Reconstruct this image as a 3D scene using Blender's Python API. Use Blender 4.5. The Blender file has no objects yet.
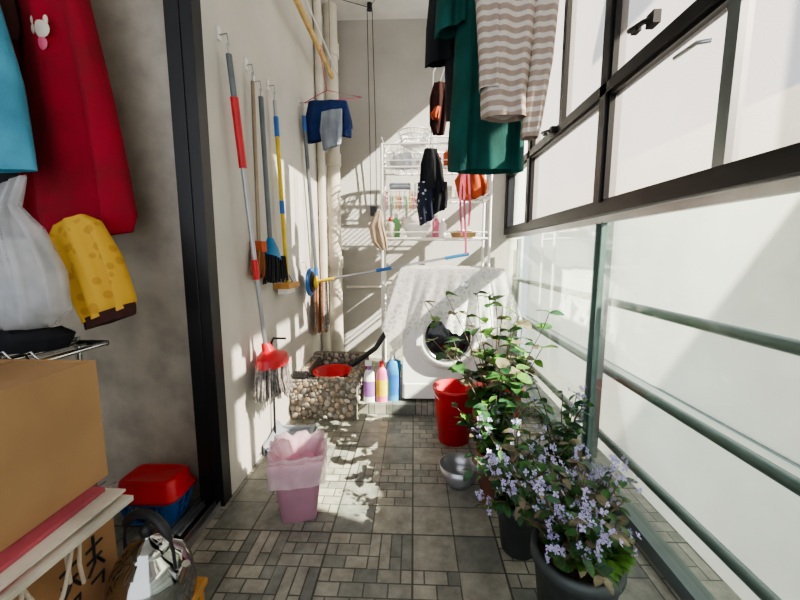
import bpy, math, random
from mathutils import Vector, Matrix
random.seed(7)
R=random.uniform
pi=math.pi
# ------------------------------------------------------------ materials
def newmat(name):
    m=bpy.data.materials.new(name); m.use_nodes=True
    nt=m.node_tree; b=nt.nodes['Principled BSDF']
    return m,nt,b
def mat(name,col,rough=.6,metal=0,var=.12,scale=8,bump=0,bscale=60,col2=None,trans=0,sss=0):
    m,nt,b=newmat(name); N=nt.nodes; L=nt.links
    tc=N.new('ShaderNodeTexCoord')
    nz=N.new('ShaderNodeTexNoise'); nz.inputs['Scale'].default_value=scale; nz.inputs['Detail'].default_value=5
    L.new(tc.outputs['Object'],nz.inputs['Vector'])
    cr=N.new('ShaderNodeValToRGB')
    c=col; c2=col2 if col2 else tuple(max(0,x*(1-var*2)) for x in col)
    c1=c if col2 else tuple(min(1,x*(1+var)) for x in col)
    cr.color_ramp.elements[0].position=.35; cr.color_ramp.elements[1].position=.65
    cr.color_ramp.elements[0].color=(*c2,1); cr.color_ramp.elements[1].color=(*c1,1)
    L.new(nz.outputs['Fac'],cr.inputs['Fac']); L.new(cr.outputs['Color'],b.inputs['Base Color'])
    b.inputs['Roughness'].default_value=rough; b.inputs['Metallic'].default_value=metal
    if bump:
        n2=N.new('ShaderNodeTexNoise'); n2.inputs['Scale'].default_value=bscale; n2.inputs['Detail'].default_value=4
        L.new(tc.outputs['Object'],n2.inputs['Vector'])
        bp=N.new('ShaderNodeBump'); bp.inputs['Strength'].default_value=bump; bp.inputs['Distance'].default_value=.01
        L.new(n2.outputs['Fac'],bp.inputs['Height']); L.new(bp.outputs['Normal'],b.inputs['Normal'])
    if trans:
        t=N.new('ShaderNodeBsdfTranslucent'); L.new(cr.outputs['Color'],t.inputs['Color'])
        mx=N.new('ShaderNodeMixShader'); mx.inputs[0].default_value=trans
        out=N['Material Output']
        L.new(b.outputs[0],mx.inputs[1]); L.new(t.outputs[0],mx.inputs[2]); L.new(mx.outputs[0],out.inputs['Surface'])
    return m
def sheer(name,col,alpha,rough=.4,trans=.3,var=.05,lace=0):
    m=mat(name,col,rough,trans=trans,scale=20,var=var); nt=m.node_tree; out=nt.nodes['Material Output']
    src=out.inputs['Surface'].links[0].from_socket
    t=nt.nodes.new('ShaderNodeBsdfTransparent'); mx=nt.nodes.new('ShaderNodeMixShader'); mx.inputs[0].default_value=alpha
    nt.links.new(t.outputs[0],mx.inputs[1]); nt.links.new(src,mx.inputs[2]); nt.links.new(mx.outputs[0],out.inputs['Surface'])
    if lace:
        tc=nt.nodes.new('ShaderNodeTexCoord'); v=nt.nodes.new('ShaderNodeTexVoronoi'); v.feature='DISTANCE_TO_EDGE'; v.inputs['Scale'].default_value=lace
        nt.links.new(tc.outputs['Object'],v.inputs['Vector'])
        mr=nt.nodes.new('ShaderNodeMapRange'); mr.inputs[1].default_value=.08; mr.inputs[2].default_value=.22; mr.inputs[3].default_value=.95; mr.inputs[4].default_value=alpha
        nt.links.new(v.outputs['Distance'],mr.inputs[0]); nt.links.new(mr.outputs[0],mx.inputs[0])
    return m
def glassmat(name,tint,base=.04,amt=.35):
    m,nt,b=newmat(name); N=nt.nodes; L=nt.links
    t=N.new('ShaderNodeBsdfTransparent'); t.inputs[0].default_value=(*tint,1)
    g=N.new('ShaderNodeBsdfGlossy'); g.inputs['Roughness'].default_value=.05
    f=N.new('ShaderNodeLayerWeight'); f.inputs[0].default_value=.12
    mu=N.new('ShaderNodeMath'); mu.operation='MULTIPLY_ADD'; mu.inputs[1].default_value=amt; mu.inputs[2].default_value=base
    L.new(f.outputs['Fresnel'],mu.inputs[0])
    mx=N.new('ShaderNodeMixShader'); L.new(mu.outputs[0],mx.inputs[0]); L.new(t.outputs[0],mx.inputs[1]); L.new(g.outputs[0],mx.inputs[2])
    L.new(mx.outputs[0],N['Material Output'].inputs['Surface']); return m
def frosted(name,col,clear=.3,ctint=(1,1,1)):
    m,nt,b=newmat(name); N=nt.nodes; L=nt.links
    tc=N.new('ShaderNodeTexCoord'); v=N.new('ShaderNodeTexNoise'); v.inputs['Scale'].default_value=3
    L.new(tc.outputs['Object'],v.inputs['Vector'])
    cr=N.new('ShaderNodeValToRGB'); cr.color_ramp.elements[0].color=(*[c*.8 for c in col],1); cr.color_ramp.elements[1].color=(*col,1)
    L.new(v.outputs['Fac'],cr.inputs[0])
    vo=N.new('ShaderNodeTexVoronoi'); vo.inputs['Scale'].default_value=160; L.new(tc.outputs['Object'],vo.inputs['Vector'])
    bp=N.new('ShaderNodeBump'); bp.inputs['Strength'].default_value=.5; bp.inputs['Distance'].default_value=.002
    L.new(vo.outputs['Distance'],bp.inputs['Height'])
    tr=N.new('ShaderNodeBsdfTranslucent'); L.new(cr.outputs[0],tr.inputs[0]); L.new(bp.outputs[0],tr.inputs['Normal'])
    df=N.new('ShaderNodeBsdfDiffuse'); L.new(cr.outputs[0],df.inputs[0]); L.new(bp.outputs[0],df.inputs['Normal'])
    m1=N.new('ShaderNodeMixShader'); m1.inputs[0].default_value=.5; L.new(tr.outputs[0],m1.inputs[1]); L.new(df.outputs[0],m1.inputs[2])
    tp=N.new('ShaderNodeBsdfTransparent'); tp.inputs[0].default_value=(*ctint,1)
    m2=N.new('ShaderNodeMixShader'); m2.inputs[0].default_value=clear; L.new(m1.outputs[0],m2.inputs[1]); L.new(tp.outputs[0],m2.inputs[2])
    L.new(m2.outputs[0],N['Material Output'].inputs['Surface']); return m
def stripes(name,c1,c2,freq,axis=2,rough=.85):
    m,nt,b=newmat(name); N=nt.nodes; L=nt.links
    tc=N.new('ShaderNodeTexCoord'); s=N.new('ShaderNodeSeparateXYZ'); L.new(tc.outputs['Object'],s.inputs[0])
    mu=N.new('ShaderNodeMath'); mu.operation='MULTIPLY'; mu.inputs[1].default_value=freq; L.new(s.outputs[axis],mu.inputs[0])
    fr=N.new('ShaderNodeMath'); fr.operation='FRACT'; L.new(mu.outputs[0],fr.inputs[0])
    cr=N.new('ShaderNodeValToRGB'); cr.color_ramp.interpolation='CONSTANT'
    cr.color_ramp.elements[0].color=(*c1,1); cr.color_ramp.elements[1].color=(*c2,1); cr.color_ramp.elements[1].position=.55
    L.new(fr.outputs[0],cr.inputs[0]); L.new(cr.outputs[0],b.inputs['Base Color']); b.inputs['Roughness'].default_value=rough
    return m
def spots(name,c1,c2,scale,th=.25):
    m,nt,b=newmat(name); N=nt.nodes; L=nt.links
    tc=N.new('ShaderNodeTexCoord'); v=N.new('ShaderNodeTexVoronoi'); v.inputs['Scale'].default_value=scale
    L.new(tc.outputs['Object'],v.inputs['Vector'])
    cr=N.new('ShaderNodeValToRGB'); cr.color_ramp.elements[0].color=(*c2,1); cr.color_ramp.elements[1].color=(*c1,1)
    cr.color_ramp.elements[0].position=th; cr.color_ramp.elements[1].position=th+.06
    L.new(v.outputs['Distance'],cr.inputs[0]); L.new(cr.outputs[0],b.inputs['Base Color']); b.inputs['Roughness'].default_value=.8
    return m
def floor_tiles():
    m,nt,b=newmat('slate_tiles'); N=nt.nodes; L=nt.links
    tc=N.new('ShaderNodeTexCoord')
    fl=N.new('ShaderNodeVectorMath'); fl.operation='MULTIPLY'; fl.inputs[1].default_value=(1,1,0); L.new(tc.outputs['Object'],fl.inputs[0])
    def brick(w,h,off,rot=0,mort=.0028):
        mp=N.new('ShaderNodeMapping'); mp.inputs['Rotation'].default_value=(0,0,rot); L.new(fl.outputs[0],mp.inputs[0])
        t=N.new('ShaderNodeTexBrick'); t.inputs['Scale'].default_value=1; t.offset=off
        t.inputs['Brick Width'].default_value=w; t.inputs['Row Height'].default_value=h
        t.inputs['Mortar Size'].default_value=mort; t.inputs['Mortar Smooth'].default_value=.3
        t.inputs['Color1'].default_value=(.30,.285,.25,1); t.inputs['Color2'].default_value=(.13,.14,.135,1)
        t.inputs['Mortar'].default_value=(.07,.07,.064,1); t.inputs['Bias'].default_value=-.1
        L.new(mp.outputs[0],t.inputs['Vector']); return t
    A=brick(.075,.05,.5); B=brick(.15,.15,0); C=brick(.15,.0375,.33,pi/2); D=brick(.3,.3,0,0,.004)
    sn=N.new('ShaderNodeVectorMath'); sn.operation='SNAP'; sn.inputs[1].default_value=(.15,.15,1); 
    ad=N.new('ShaderNodeVectorMath'); ad.operation='ADD'; ad.inputs[1].default_value=(0.0001,0.0001,.5); L.new(fl.outputs[0],ad.inputs[0]); L.new(ad.outputs[0],sn.inputs[0])
    wn=N.new('ShaderNodeTexWhiteNoise'); L.new(sn.outputs[0],wn.inputs['Vector'])
    def gt(th):
        g=N.new('ShaderNodeMath'); g.operation='GREATER_THAN'; g.inputs[1].default_value=th; L.new(wn.outputs['Value'],g.inputs[0]); return g
    def mix(f,a,c,t='RGBA'):
        x=N.new('ShaderNodeMix'); x.data_type='RGBA'; L.new(f,x.inputs[0]); L.new(a,x.inputs[6]); L.new(c,x.inputs[7]); return x
    g1=gt(.36); g2=gt(.80)
    m1=mix(g1.outputs[0],A.outputs['Color'],B.outputs['Color']); m2=mix(g2.outputs[0],m1.outputs[2],C.outputs['Color'])
    h1=mix(g1.outputs[0],A.outputs['Fac'],B.outputs['Fac']); h2=mix(g2.outputs[0],h1.outputs[2],C.outputs['Fac'])
    mort=N.new('ShaderNodeRGB'); mort.outputs[0].default_value=(.055,.054,.05,1)
    m3=mix(D.outputs['Fac'],m2.outputs[2],mort.outputs[0])
    nz=N.new('ShaderNodeTexNoise'); nz.inputs['Scale'].default_value=14; nz.inputs['Detail'].default_value=8; nz.inputs['Roughness'].default_value=.7; L.new(tc.outputs['Object'],nz.inputs[0])
    nr=N.new('ShaderNodeValToRGB'); nr.color_ramp.elements[0].position=.3; nr.color_ramp.elements[1].position=.72
    nr.color_ramp.elements[0].color=(.6,.59,.56,1); nr.color_ramp.elements[1].color=(1.4,1.37,1.32,1); L.new(nz.outputs['Fac'],nr.inputs[0])
    mu=N.new('ShaderNodeMix'); mu.data_type='RGBA'; mu.blend_type='MULTIPLY'; mu.inputs[0].default_value=1
    L.new(m3.outputs[2],mu.inputs[6]); L.new(nr.outputs[0],mu.inputs[7]); L.new(mu.outputs[2],b.inputs['Base Color'])
    b.inputs['Roughness'].default_value=.42
    su=N.new('ShaderNodeMath'); su.operation='SUBTRACT'; L.new(nz.outputs['Fac'],su.inputs[0]); L.new(h2.outputs[2],su.inputs[1])
    bp=N.new('ShaderNodeBump'); bp.inputs['Strength'].default_value=.5; bp.inputs['Distance'].default_value=.004
    L.new(su.outputs[0],bp.inputs['Height']); L.new(bp.outputs[0],b.inputs['Normal'])
    return m
M={}
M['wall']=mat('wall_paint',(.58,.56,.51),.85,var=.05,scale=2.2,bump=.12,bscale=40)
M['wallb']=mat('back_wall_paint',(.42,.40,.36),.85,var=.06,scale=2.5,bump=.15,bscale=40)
M['beige']=mat('mottled_beige',(.42,.375,.31),.55,var=.10,scale=9,bump=.1)
M['ceil']=mat('ceiling_paint',(.72,.71,.68),.9,var=.03)
M['floor']=floor_tiles()
M['black']=mat('black_frame',(.010,.010,.012),.4,var=.1)
M['alu']=mat('aluminium',(.45,.46,.47),.3,.9,var=.05)
M['chrome']=mat('stainless',(.60,.60,.60),.14,1,var=.02)
M['kettle']=mat('kettle_steel',(.42,.42,.41),.10,1,var=.04)
M['white']=mat('white_enamel',(.80,.80,.79),.3,var=.02)
M['pvc']=mat('cream_pvc',(.68,.63,.53),.4,var=.05)
M['rail']=mat('rail_paint',(.18,.22,.22),.4,.3,var=.06)
M['glass']=glassmat('balustrade_glass',(.78,.86,.80))
M['edge']=mat('glass_edge',(.13,.20,.18),.3)
M['frost']=frosted('frosted_pane',(.36,.33,.315),.36,(.88,.86,.85))
M['clear']=glassmat('clear_pane',(.90,.95,1.0))
M['ext']=mat('exterior_render',(.72,.68,.60),.9,var=.04,scale=1.5)
M['red']=mat('red_plastic',(.60,.02,.03),.35,var=.08)
M['redc']=mat('red_cloth',(.28,.006,.018),.9,var=.12,bump=.2,bscale=200)
M['pink']=mat('pink_plastic',(.80,.42,.55),.4,var=.04)
M['pinkbag']=sheer('pink_bag',(.92,.72,.78),.62,.25,.4)
M['bluep']=mat('blue_plastic',(.03,.16,.50),.4)
M['blueb']=mat('cyan_blue',(.02,.20,.42),.6)
M['cyan']=mat('light_blue_cloth',(.07,.27,.38),.9,bump=.2,bscale=150)
M['navy']=mat('navy_cloth',(.012,.035,.14),.9,bump=.2,bscale=150)
M['dark']=mat('dark_cloth',(.012,.013,.017),.95)
M['brownc']=mat('brown_cloth',(.05,.015,.012),.95)
M['green']=mat('teal_cloth',(.003,.085,.072),.85,var=.15,bump=.15,bscale=120,trans=.12)
M['grayc']=mat('grey_cloth',(.30,.33,.38),.9)
M['stripe']=stripes('striped_knit',(.33,.25,.20),(.56,.51,.45),34)
M['polka']=spots('polka_cloth',(.01,.014,.035),(.6,.6,.62),34,.22)
M['yellowf']=spots('yellow_floral',(.56,.33,.04),(.45,.24,.03),26,.3)
M['orange']=mat('orange_cloth',(.55,.11,.04),.9)
M['tan']=mat('tan_cloth',(.38,.30,.22),.95,bump=.6,bscale=90)
M['yellow']=mat('yellow_plastic',(.78,.55,.03),.4)
M['wood']=mat('stool_wood',(.55,.27,.07),.45,scale=14)
M['bamboo']=mat('bamboo_pole',(.60,.42,.16),.5,scale=10)
M['card']=mat('cardboard',(.40,.245,.12),.85,var=.05,scale=5)
M['card2']=mat('cardboard_old',(.38,.21,.10),.85,var=.06,scale=5)
M['paper']=mat('white_paper',(.62,.57,.48),.8)
M['pinkp']=mat('pink_folder',(.45,.09,.12),.7)
M['rope']=mat('cotton_rope',(.62,.53,.42),.95,bump=.5,bscale=300)
M['plastic']=sheer('thin_plastic_bag',(.80,.81,.83),.34,.12,.3)
M['lace']=sheer('lace_cloth',(.80,.79,.77),.62,.8,.3,.03,lace=28)
M['leaf']=mat('leaf_green',(.05,.15,.035),.45,var=.3,scale=30,trans=.25)
M['leafl']=mat('leaf_light',(.13,.28,.05),.45,var=.25,scale=30,trans=.3)
M['leafd']=mat('leaf_dark',(.03,.09,.04),.4,var=.3,scale=30,trans=.15)
M['leafp']=mat('leaf_pinkish',(.22,.19,.12),.45,var=.3,scale=30,trans=.25)
M['flower']=mat('lavender_petal',(.52,.48,.74),.7,var=.08,trans=.3)
M['stem']=mat('stem',(.13,.10,.05),.7)
M['soil']=mat('soil',(.05,.03,.02),.95,bump=.8)
M['potb']=mat('dark_pot',(.05,.06,.06),.5,var=.1)
M['terra']=mat('terracotta',(.22,.09,.05),.8,var=.12)
M['stone']=mat('basin_mortar',(.17,.15,.125),.9,bump=.5)
M['peb1']=mat('pebble_tan',(.40,.32,.24),.6,var=.2,scale=25)
M['peb2']=mat('pebble_grey',(.28,.26,.23),.6,var=.2,scale=25)
M['peb3']=mat('pebble_cream',(.50,.45,.38),.6,var=.15,scale=25)
M['fringe']=mat('mop_fringe',(.38,.35,.32),.95,col2=(.14,.12,.12),scale=60)
M['bristle']=mat('black_bristle',(.02,.02,.022),.8)
M['brownbr']=mat('brown_bristle',(.35,.13,.05),.8)
M['silverp']=mat('silver_pole',(.42,.42,.44),.3,.7,var=.05)
M['bronze']=mat('bronze_pole',(.30,.24,.17),.35,.6,var=.05)
M['gpole']=mat('grey_pole',(.15,.17,.18),.4,.2)
M['rubber']=mat('black_rubber',(.015,.015,.017),.5)
M['doorg']=mat('door_glass_dark',(.012,.013,.016),.08)
M['purple']=mat('purple_label',(.33,.13,.42),.4)
M['bpink']=mat('pink_label',(.75,.18,.30),.4)
M['bblue']=mat('blue_jug',(.05,.25,.50),.25)
M['wicker']=mat('wicker',(.45,.27,.11),.8,bump=.8,bscale=120)
M['wire']=mat('pale_wire',(.75,.74,.72),.35,var=.02)
M['hpink']=mat('pink_strap',(.66,.12,.22),.6)
M['hgreen']=mat('green_peg',(.2,.5,.2),.5)
# ------------------------------------------------------------ mesh builder
class MB:
    def __init__(s): s.v=[];s.f=[];s.m=[];s.s=[];s.mats=[]
    def mi(s,k):
        mm=M[k]
        if mm not in s.mats: s.mats.append(mm)
        return s.mats.index(mm)
    def add(s,vs,fs,k,sm=False):
        o=len(s.v); s.v+= [Vector(v) for v in vs]; i=s.mi(k)
        for f in fs: s.f.append([o+a for a in f]); s.m.append(i); s.s.append(sm)
    def pane(s,x,y0,y1,z0,z1,k): s.add([(x,y0,z0),(x,y1,z0),(x,y1,z1),(x,y0,z1)],[(0,1,2,3)],k)
    def box(s,lo,hi,k,rot=None,piv=None):
        x0,y0,z0=lo;x1,y1,z1=hi
        vs=[Vector(p) for p in [(x0,y0,z0),(x1,y0,z0),(x1,y1,z0),(x0,y1,z0),(x0,y0,z1),(x1,y0,z1),(x1,y1,z1),(x0,y1,z1)]]
        if rot is not None:
            c=Vector(piv) if piv else sum(vs,Vector())/8
            vs=[c+rot@(v-c) for v in vs]
        s.add(vs,[(0,3,2,1),(4,5,6,7),(0,1,5,4),(1,2,6,5),(2,3,7,6),(3,0,4,7)],k)
    def tube(s,pts,r,k,n=8,cap=True):
        pts=[Vector(p) for p in pts]; m=len(pts); rs=r if isinstance(r,(list,tuple)) else [r]*m
        vs=[];fs=[];prev=None
        for i,p in enumerate(pts):
            d=(pts[min(i+1,m-1)]-pts[max(i-1,0)]).normalized()
            if prev is None:
                a=Vector((0,0,1)) if abs(d.z)<.9 else Vector((1,0,0)); u=d.cross(a).normalized()
            else: u=(prev-d*prev.dot(d)).normalized()
            prev=u; w=d.cross(u)
            for j in range(n):
                t=2*pi*j/n; vs.append(p+(u*math.cos(t)+w*math.sin(t))*rs[i])
        for i in range(m-1):
            for j in range(n):
                fs.append((i*n+j,i*n+(j+1)%n,(i+1)*n+(j+1)%n,(i+1)*n+j))
        s.add(vs,fs,k,True)
        if cap: 
            s.add(vs[:n],[tuple(range(n))[::-1]],k); s.add(vs[-n:],[tuple(range(n))],k)
    def lathe(s,prof,c,k,n=28,rot=None,sq=0,sm=True):
        c=Vector(c); vs=[];fs=[]
        for r,z in prof:
            for j in range(n):
                t=2*pi*j/n; ct,st=math.cos(t),math.sin(t)
                if sq:
                    e=1/max(abs(ct),abs(st)); q=r*(1+(e-1)*sq)
                else: q=r
                v=Vector((q*ct,q*st,z))
                if rot is not None: v=rot@v
                vs.append(c+v)
        m=len(prof)
        for i in range(m-1):
            for j in range(n): fs.append((i*n+j,i*n+(j+1)%n,(i+1)*n+(j+1)%n,(i+1)*n+j))
        s.add(vs,fs,k,sm)
    def loft(s,secs,k,n=40,rip=0,kf=6,ph=0,sub=5,cap=False):
        S=[]
        secs=[tuple(Vector(a) for a in q) for q in secs]
        for i in range(len(secs)-1):
            for j in range(sub):
                t=j/sub; S.append(tuple(a.lerp(b,t) for a,b in zip(secs[i],secs[i+1])))
        S.append(secs[-1]); vs=[];fs=[]
        for i,(c,U,V) in enumerate(S):
            g=i/len(S)
            for j in range(n):
                t=2*pi*j/n
                w=rip*(.35+.9*g)*(math.sin(kf*t+ph+1.5*g)+.5*math.sin((kf*1.7+1)//1*t+2*ph-g*2))
                vs.append(c+U*(math.cos(t)+.15*w*math.cos(t))+V*(math.sin(t)+w)+Vector((0,0,.25*w*V.length if i==len(S)-1 else 0)))
        for i in range(len(S)-1):
            for j in range(n): fs.append((i*n+j,i*n+(j+1)%n,(i+1)*n+(j+1)%n,(i+1)*n+j))
        s.add(vs,fs,k,True)
        if cap: s.add(vs[:n],[tuple(range(n))[::-1]],k,True); s.add(vs[-n:],[tuple(range(n))],k,True)
    def surf(s,f,nu,nv,k):
        vs=[f(i/nu,j/nv) for j in range(nv+1) for i in range(nu+1)]
        fs=[(j*(nu+1)+i,j*(nu+1)+i+1,(j+1)*(nu+1)+i+1,(j+1)*(nu+1)+i) for j in range(nv) for i in range(nu)]
        s.add(vs,fs,k,True)
    def ball(s,c,r,k,nu=10,nv=6,rot=None):
        rx,ry,rz=r if isinstance(r,(tuple,list)) else (r,r,r); c=Vector(c)
        def f(u,v):
            a=2*pi*u; b=pi*v-pi/2; p=Vector((rx*math.cos(b)*math.cos(a),ry*math.cos(b)*math.sin(a),rz*math.sin(b)))
            return c+(rot@p if rot is not None else p)
        s.surf(f,nu,nv,k)
    def leaf(s,p,d,L,W,k,curl=.25,roll=0):
        d=d.normalized(); up=Vector((0,0,1)); sd=d.cross(up)
        if sd.length<.1: sd=Vector((1,0,0))
        sd.normalize(); n=sd.cross(d).normalized()
        q=Matrix.Rotation(roll,3,d); sd=q@sd; n=q@n
        pr=[(0,.08),(.2,.75),(.5,1),(.8,.65),(1,.04)]; vs=[]
        for t,w in pr:
            c=p+d*L*t-n*curl*L*t*t
            vs+= [c-sd*W*w*.5+n*.1*W*w,c-n*.0,c+sd*W*w*.5+n*.1*W*w]
        fs=[]
        for i in range(4):
            a=i*3; fs+=[(a,a+1,a+4,a+3),(a+1,a+2,a+5,a+4)]
        s.add(vs,fs,k,True)
    def done(s,name,bevel=0,origin=True,solid=0):
        if origin:
            xs=[v.x for v in s.v];ys=[v.y for v in s.v];zs=[v.z for v in s.v]
            o=Vector(((min(xs)+max(xs))/2,(min(ys)+max(ys))/2,min(zs)))
        else: o=Vector()
        me=bpy.data.meshes.new(name); me.from_pydata([v-o for v in s.v],[],s.f)
        for m in s.mats: me.materials.append(m)
        for p,i,sm in zip(me.polygons,s.m,s.s): p.material_index=i; p.use_smooth=sm
        me.update(); ob=bpy.data.objects.new(name,me); ob.location=o
        bpy.context.scene.collection.objects.link(ob)
        if bevel:
            b=ob.modifiers.new('bevel','BEVEL'); b.width=bevel; b.segments=2; b.limit_method='ANGLE'; b.angle_limit=math.radians(50)
        if solid:
            b=ob.modifiers.new('solid','SOLIDIFY'); b.thickness=solid
        return ob
def simplebox(name,lo,hi,k,bevel=0):
    b=MB(); b.box(lo,hi,k); return b.done(name,bevel)
RX=lambda a:Matrix.Rotation(a,3,'X'); RY=lambda a:Matrix.Rotation(a,3,'Y'); RZ=lambda a:Matrix.Rotation(a,3,'Z')
# ------------------------------------------------------------ room shell
XL,XR,YB,ZC=-.77,.82,3.30,2.98
b=MB(); b.box((-2.7,-1.6,-.1),(.98,3.4,0),'floor'); b.done('floor',origin=False)
simplebox('ceiling',(-2.7,-1.6,ZC),(.98,3.4,ZC+.12),'ceil')
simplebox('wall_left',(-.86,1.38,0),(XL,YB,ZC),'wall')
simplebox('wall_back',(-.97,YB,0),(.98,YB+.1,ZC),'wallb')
simplebox('wall_interior',(-2.6,1.39,0),(-.86,1.50,ZC),'beige')
simplebox('wall_far_left',(-2.7,-1.6,0),(-2.6,1.50,ZC),'beige')
b=MB(); b.box((-.868,1.325,0),(-.815,1.38,ZC),'black');b.box((-.815,1.333,0),(-.808,1.38,ZC),'alu');b.box((-.808,1.318,0),(-.765,1.38,ZC),'black'); b.done('door_1',.002)
b=MB()
b.box((-.875,.1,0),(-.775,1.31,.012),'alu')
for x in (-.87,-.845,-.82,-.797,-.778): b.box((x-.003,.1,.012),(x+.003,1.31,.03),'alu' if x!=-.82 else 'black')
b.done('trim_1')
b=MB(); b.box((XL,2.19,0),(.80,YB,.07),'floor'); b.done('platform_step',.004)
simplebox('trim_2',(.80,-1.6,0),(.86,YB,.05),'rail')
# ------------------------------------------------------------ balustrade
b=MB(); b.pane(.836,1.70,YB,.05,1.16,'glass'); b.pane(.836,-1.5,1.64,.05,1.16,'glass')
b.box((.825,1.64,.05),(.847,1.65,1.16),'edge'); b.box((.825,1.69,.05),(.847,1.70,1.16),'edge')
b.box((.85,1.65,0.05),(.88,1.69,1.16),'rail')
b.box((.825,-1.5,1.155),(.85,YB,1.185),'alu')
b.done('balcony_glass_balustrade')
b=MB()
for z in (.80,.475,.15): b.tube([(.91,-1.6,z),(.91,YB,z)],.019,'rail',10)
for y in (-1.2,3.2): b.box((.90,y,0),(.93,y+.03,1.15),'rail')
b.done('balcony_guard_rail')
# ------------------------------------------------------------ windows
b=MB()
FX0,FX1=.80,.87
b.box((FX0,-1.5,1.19),(FX1,YB,1.24),'black')
b.box((FX0,-1.5,1.69),(FX1,YB,1.735),'black')
b.box((FX0,-1.5,ZC-.06),(FX1,YB,ZC),'black')
ys=[-1.5,-.35,.4,1.64,2.65,YB-.05]
for y in ys: b.box((FX0,y,1.24),(FX1,y+.05,ZC-.06),'black')
b.box((.815,1.02,1.24),(.85,1.06,ZC-.06),'alu')
b.box((.81,2.13,1.735),(.86,2.17,ZC-.06),'black')
for i in range(len(ys)-1):
    y0,y1=ys[i]+.05,ys[i+1]
    for z0,z1 in ((1.24,1.69),(1.735,ZC-.06)):
        k='clear' if i==4 else 'frost'
        b.pane(.835,y0,y1,z0,z1,k)
        for a,c in (((.812,y0,z0),(.85,y1,z0+.014)),((.812,y0,z1-.014),(.85,y1,z1)),((.812,y0,z0),(.85,y0+.016,z1)),((.812,y1-.016,z0),(.85,y1,z1))):
            b.box(a,c,'black')
def latch(y,z,k='black'):
    b.box((.775,y-.02,z-.02),(.80,y+.02,z+.02),k); b.tube([(.785,y,z),(.77,y+.02,z+.005),(.765,y+.10,z+.02)],.009,k)
    b.box((.76,y+.05,z-.005),(.78,y+.08,z+.012),k)
latch(1.33,1.79); latch(2.2,1.72)
b.tube([(.81,1.10,1.60),(.78,1.11,1.60),(.775,1.19,1.60)],.006,'alu')
b.done('window_1')
# exterior
b=MB(); b.box((2.5,-4,-2),(2.7,8,2.12),'ext'); b.box((2.5,-4,2.12),(2.7,.25,7),'ext'); b.box((2.485,-4,-.35),(2.5,8,-.335),'rail'); b.done('neighbouring_building_wall')  # tall upper block at the near end is added to shade the near floor
simplebox('exterior_ground',(1.0,-4,-2.1),(2.5,8,-2.0),'ext')
simplebox('shadow_blocker_slab',(.98,-2,2.99),(2.2,1.38,3.03),'rail')  # unseen slab, added to cast a diagonal shadow edge on the outside wall
# ------------------------------------------------------------ pipes
b=MB(); b.tube([(-.68,3.12,0.07),(-.68,3.12,ZC)],.055,'pvc',20)
for z in (.9,1.75,2.6): b.tube([(-.68,3.12,z),(-.68,3.12,z+.1)],.065,'pvc',20)
b.tube([(-.735,2.93,.07),(-.735,2.93,ZC)],.03,'pvc',14)
for z in (1.3,2.3): b.box((XL,2.92,z),(-.70,2.94,z+.02),'pvc')
b.box((-.70,3.12,1.2),(-.66,YB-.001,1.22),'pvc')
b.done('drain_pipe')
b=MB(); b.tube([(-.62,3.285,.72),(-.3,3.285,.72),(.3,3.285,.72)],.012,'pvc'); b.done('water_pipe')
# ------------------------------------------------------------ drying rods (ceiling lift)
b=MB()
b.tube([(-.65,.9,2.40),(-.65,3.0,2.40)],.018,'bamboo',10)
b.tube([(-.61,.9,2.425),(-.61,3.0,2.425)],.006,'wire',10)
for x,y in ((-.65,1.1),(-.65,2.95)): b.tube([(x,y,2.41),(x,y,ZC-.001)],.002,'black',5)
b.done('clothes_drying_rod')
b=MB()
b.tube([(.28,.5,2.42),(.28,2.25,2.42)],.014,'alu',10)
for x,y in ((.28,.7),(.28,2.2)): b.tube([(x,y,2.43),(x,y,ZC-.001)],.002,'black',5)
b.done('clothes_drying_rod')
b=MB()
b.tube([(-.36,3.1,ZC),(-.36,3.1,ZC-.05)],.02,'black')
b.tube([(-.36,3.1,ZC-.03),(.28,2.05,ZC-.01)],.0025,'black',5); b.tube([(-.36,3.1,ZC-.03),(-.64,3.0,ZC-.01)],.0025,'black',5)
for dx in (-.02,.02): b.tube([(-.36+dx,3.1,ZC-.04),(-.36+dx*1.3,3.25,2.0),(-.36+dx*1.3,3.27,1.4)],.003,'black',5)
b.box((-.39,3.26,1.36),(-.33,YB,1.44),'black')
b.done('clothesline_pulley_cord')
# ------------------------------------------------------------ brooms / mops on left wall
def hook(b,p):
    b.tube([(XL+.002,p[1],p[2]+.03),(p[0],p[1],p[2]+.035),(p[0]+.006,p[1],p[2]-.005),(p[0],p[1]+.006,p[2]-.012)],.003,'alu',6)
    b.box((XL+.0005,p[1]-.012,p[2]+.01),(XL+.006,p[1]+.012,p[2]+.06),'white')
def pole(b,p0,p1,segs,r=.011):
    p0=Vector(p0);p1=Vector(p1)
    for t0,t1,k,rr in segs: b.tube([p0.lerp(p1,t0),p0.lerp(p1,t1)],rr or r,k,10)
b=MB(); p0=(-.735,1.50,1.84);p1=(-.70,1.64,.56)
pole(b,p0,p1,[(0,.03,'alu',.004),(.03,.15,'gpole',.012),(.15,.36,'red',.016),(.36,.66,'silverp',.010),(.66,.73,'red',.013),(.73,1,'silverp',.010)])
hook(b,p0)
hx,hy=-.675,1.65
b.loft([((-.70,1.64,.60),(.02,0,0),(0,.02,0)),((-.69,1.645,.565),(.03,0,0),(0,.03,0)),((hx,hy,.54),(.065,.0,0),(0,.10,0)),((hx,hy,.50),(.07,.0,0),(0,.115,0))],'red',cap=True)
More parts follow.
